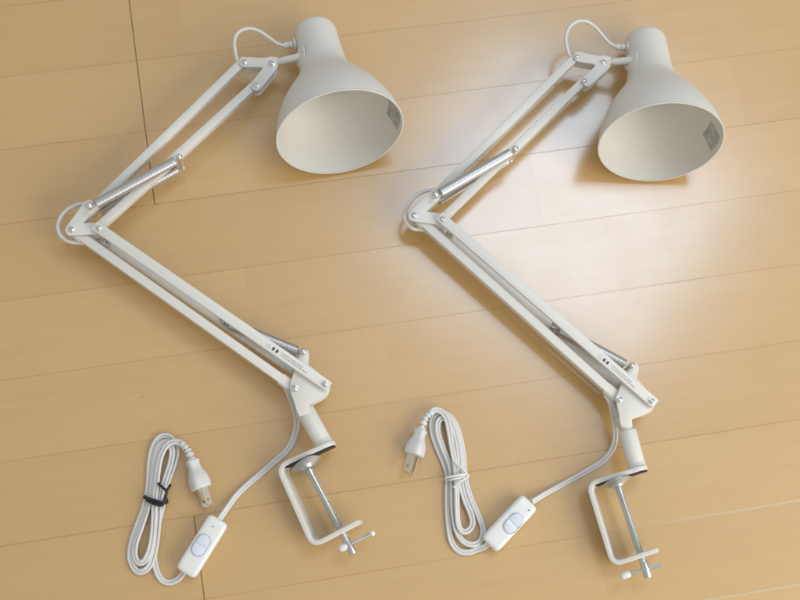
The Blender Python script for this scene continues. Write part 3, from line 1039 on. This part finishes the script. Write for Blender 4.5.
# ------------------------------------------------------------------ the two lamps as they lie (photo positions, heights in mm)
D0 = dict(
    J=(71.3, 229.7), E=(98.5, 228.2), S=(89, 205.6), T=(179, 157), A=(243.8, 62.2), B=(271.4, 63.7), C=(255.7, 85.3), G=(294.6, 388.5), H=(325.1, 384.4),
    mouth=(340.3, 133), cap=(314, 28), rad=64.8, sticker=0,
    stem=(299, 60.2), stemz=38, hook=(223.3, 321.2), lug=(303.2, 351.8),
    post0=(304.5, 409), post1=(322.5, 441.5), tongue=(303, 400),
    clamp=[(331.5, 442.5), (277.5, 467), (312.5, 546), (357.5, 522.5)],
    screw0=(305.5, 462.5), screw1=(353.5, 553.5), tbar0=(343.5, 547.5), tbar1=(372.5, 533.2), tz=(0, 0), ball=True, zpost=23.5, roll_clamp=14, swivel=0.30,
    headloop=[(242, 64, 34), (237.5, 60, 38), (235, 50, 41), (234.6, 40, 42), (239, 32, 42), (248, 28.6, 41), (258, 30.5, 39), (268, 37, 36), (277, 43.3, 33), (285, 46, 30.5)],
    grom=[(284, 45.8, 29.5), (295, 44.3, 29)],
    elbowloop=[(98, 203.5, 29), (86, 203.5, 29), (77, 205, 29), (67, 210, 28), (60, 218.5, 27), (57.8, 228, 26), (61, 236, 26), (68, 241, 26), (76, 242.5, 26), (84, 243, 26)],
    cord0=[(283, 383, 24), (288, 391, 22), (293.2, 404, 16), (296.5, 418, 9), (295.5, 432, 4), (288, 449, 1.8), (272, 464, 1.8), (258, 476, 1.8), (246, 486, 1.8), (236, 496, 2.5), (228, 507, 5), (219, 520, 8)],
    cord1=[(186, 569, 8), (182, 575, 5), (176, 580.5, 2.2), (168, 582.5, 1.8), (160.5, 578.5, 1.8), (155.5, 567, 1.8), (154, 552, 2), (156, 536, 2.2), (159, 520, 2.2), (162.5, 505, 2.2), (164.5, 492, 2.2), (168.5, 480, 2.2), (174, 465, 2), (177, 452, 2), (174.5, 442, 2), (167, 436, 2), (159, 438, 2), (153, 448, 2), (150, 463, 2), (149, 480, 2), (147.5, 494, 2), (143, 511, 2), (136, 529, 2), (131, 546, 2), (130.3, 559, 2), (135.5, 570, 3), (143, 571.5, 4.5), (150, 565, 5), (154.5, 552, 5), (157, 536, 5), (158.5, 518, 5), (159.5, 503, 5), (162, 490, 5), (166, 477, 5), (170.5, 463, 5), (172, 451, 5), (168.5, 443, 4.8), (162.5, 443, 4.8), (157.5, 450, 4.8), (154.5, 463, 4.8), (153, 478, 5), (151, 494, 5), (147.5, 509, 5), (141.5, 527, 5), (136, 543, 4.8), (134.7, 555, 4.8), (138.5, 562.5, 5.5), (144.5, 561, 6.5), (149.5, 551, 7.4), (152.5, 537, 7.8), (154, 519, 8), (154.5, 503, 8), (156, 489, 8), (157.5, 474, 8), (160, 459, 8), (164.5, 448.5, 8), (170, 443, 8), (177, 441.8, 8.5), (184.5, 445.5, 9)],
    sw=[(184.5, 573.5), (219, 518.5)], rocker=(201, 545.3), dot=(213.3, 526.6),
    relief=[(181.5, 443.5, 9), (186, 448, 9), (189.3, 453.5, 9.1)], plug=[(186, 448), (191.8, 459.5), (201.6, 488.5)], roll=(-0.42, 0.9))

D1 = dict(
    J=(414.3, 215.6), E=(442.5, 219.3), S=(435.5, 194.6), T=(515, 148.8), A=(576.7, 56.8), B=(603.3, 62.7), C=(584.3, 81), G=(619, 399.4), H=(651.6, 401.2),
    mouth=(660.9, 143.2), cap=(645.2, 37), rad=62.6, sticker=0,
    stem=(630, 62.8), stemz=38, hook=(553.8, 326.2), lug=(632, 365.6),
    post0=(627.5, 430.5), post1=(637, 465.5), tongue=(623, 417),
    clamp=[(646.4, 466.6), (588, 484), (613, 565), (657.2, 550)],
    screw0=(616.5, 479.5), screw1=(649, 577.5), tbar0=(625, 575.3), tbar1=(661, 564.6), tz=(-3, 2), ball=False, zpost=26, roll_clamp=18, swivel=0.18,
    headloop=[(575, 60, 34), (569.5, 55, 38), (566.5, 45, 41), (566, 36, 42), (570, 26.5, 42), (577.5, 21.5, 42), (586, 21.3, 41), (595, 27, 38), (603, 36, 35), (610, 43.5, 32), (617, 47.3, 30.5)],
    grom=[(616, 47, 29.5), (627, 47.6, 29)],
    elbowloop=[(445, 190.5, 29), (433, 190, 29), (424, 191.5, 29), (414.5, 197, 28), (407.5, 206, 27), (404.5, 215, 26), (406.5, 223, 26), (413, 228.5, 26), (420, 229.5, 26), (427, 230, 26)],
    cord0=[(606, 394, 24), (610.5, 402, 22), (613.2, 413, 16), (615, 427, 9), (614.8, 440, 4), (611.5, 450.5, 1.8), (602.5, 461.5, 1.8), (588, 470.5, 1.8), (572, 479.5, 1.8), (557, 487.5, 2), (545, 494, 4), (532, 502, 8)],
    cord1=[(489, 543, 8), (484.5, 546.5, 5), (477, 549.5, 2.2), (468, 552.3, 1.8), (458.5, 550.5, 1.8), (451.5, 541.5, 1.8), (448.7, 526, 1.8), (447.5, 507, 2), (447.5, 490, 2), (448, 477, 2), (444, 463, 2), (437.2, 447, 2), (432.3, 432, 2), (432.5, 419.5, 2), (438.2, 413.3, 2), (446, 413.5, 2), (454.3, 421, 2), (460, 436, 2), (463.2, 453, 2), (464.5, 470, 2), (466.5, 484, 2), (471, 499, 2), (478, 515, 2), (482.8, 529, 2), (481, 540, 2.6), (473, 544.5, 4), (463, 541, 5), (456.3, 530, 5), (453.3, 513, 5), (452.5, 496, 5), (452.5, 480, 5), (449.5, 464, 5), (443, 448, 5), (438, 433, 5), (438.5, 421.5, 5), (444.5, 418, 5), (451, 423.5, 5), (456, 437, 5), (458.8, 453, 5), (460, 470, 5), (461, 485, 5), (465, 500, 5), (470.5, 513, 5), (472.5, 523, 5), (469, 530, 6), (463, 531.5, 7), (458.5, 525, 7.6), (457.2, 512, 8), (456.8, 496, 8), (456.5, 480, 8), (455, 464, 8), (452, 447, 8), (449.5, 432, 8), (447, 420, 8), (442, 412, 8), (435, 409.8, 8.6), (429, 413.8, 9)],
    sw=[(489.5, 545), (530.5, 501)], rocker=(513.3, 523.4), dot=(529, 510.2),
    relief=[(432, 411.5, 9), (427, 416, 9), (423.8, 421.5, 9.1)], plug=[(427, 416), (421, 429), (413.5, 455)], roll=(0.45, 0.9))

D0["sticker"] = -7
D1["sticker"] = -8

lamp("cream desk lamp whose coiled power cord is bound by a black twist tie", D0)
lamp("cream desk lamp whose coiled power cord is bound by a white twist tie", D1)

# ------------------------------------------------------------------ ties round the coiled cords
def tie(name, label, ring_px, tails, mat, group, w):
    c = PP(ring_px[len(ring_px)//2])
    root = thing(name, label, "cable tie", Vector((c.x, c.y, 0)), group)
    prof = [(-w, -0.0006), (w, -0.0006), (w, 0.0006), (-w, 0.0006)]
    mb = MB(); tube(mb, spline([PP(q) for q in ring_px], 6), w, 8)
    mb.build("loop", mat, root)
    for tl in tails:
        mb = MB(); tube(mb, spline([PP(q) for q in tl], 5), w*0.8, 8)
        mb.build("tail", mat, root)
    return root

tie("twist_tie", "black twist tie knotted around the coiled white power cord", 
    [(164, 497, 1), (166.5, 500, 4), (166.2, 502.5, 9), (161, 502.5, 11.5), (154, 500.5, 11.8), (148, 498.5, 9.5), (144.6, 497.5, 5), (145.5, 496, 1)],
    [[(163.5, 502.5, 11.5), (165.8, 496, 13), (166.2, 491, 13), (161.5, 486.5, 12.5), (158, 483, 12)], [(166, 492, 13), (168.5, 488, 12.5), (170.5, 484.5, 11)], [(164, 504, 11.5), (160, 505.5, 12), (152, 503, 12), (147, 500.5, 8)]],
    M_TIE, None, 0.0016)
tie("twist_tie", "white twist tie knotted around the coiled white power cord", 
    [(449, 482, 1), (446, 480, 4), (446.5, 477.5, 9), (452, 476.5, 11.5), (459, 475, 11.8), (465, 474.5, 9.5), (468, 476, 5), (467, 477, 1)],
    [[(468, 475.5, 9), (463, 469, 12.5), (457.5, 464.5, 12.5), (453.5, 461, 12)], [(468, 476.5, 9), (462, 480.5, 12.5), (457, 484, 12.5), (453.5, 487.5, 11)], [(446.5, 480, 6), (452, 479.5, 11.8), (460, 477.5, 12), (467, 477, 8)]],
    M_WTIE, None, 0.0013)

# ------------------------------------------------------------------ light
w = bpy.data.worlds.new("World")
S.world = w
w.use_nodes = True
bg = w.node_tree.nodes["Background"]
bg.inputs[0].default_value = (1.0, 0.985, 0.97, 1)
bg.inputs[1].default_value = 0.52

def area(name, loc, target, size, size_y, power, col, shape='RECTANGLE'):
    l = bpy.data.lights.new(name, 'AREA')
    l.shape = shape
    l.size = size
    l.size_y = size_y
    l.energy = power
    l.color = col
    o = bpy.data.objects.new(name, l)
    COL.objects.link(o)
    o.location = loc
    o.rotation_euler = (Vector(loc)-Vector(target)).to_track_quat('Z', 'Y').to_euler()
    return o

# window whose reflection lies on the varnish between the two lamps
g = P(560, 212)
HL = 2.2
gl = g*(1+HL/CAMH); gl.z = HL
area("bright_window", gl, g, 0.78, 0.66, 12.5, (0.56, 0.76, 1.0))
# broad soft daylight from the right
c = P(400, 300)
right = (P(800, 330)-P(0, 330)).normalized()
down = (P(400, 600)-P(400, 0)).normalized()
area("side_window", c+right*1.65+down*0.95+Vector((0, 0, 1.25)), c, 2.0, 1.6, 38, (1.0, 0.98, 0.95))

S.view_settings.view_transform = 'Standard'
S.view_settings.look = 'None'
S.view_settings.exposure = 0
S.view_settings.gamma = 1
S.render.engine = 'CYCLES'
S.render.resolution_x = 1024
S.render.resolution_y = 768
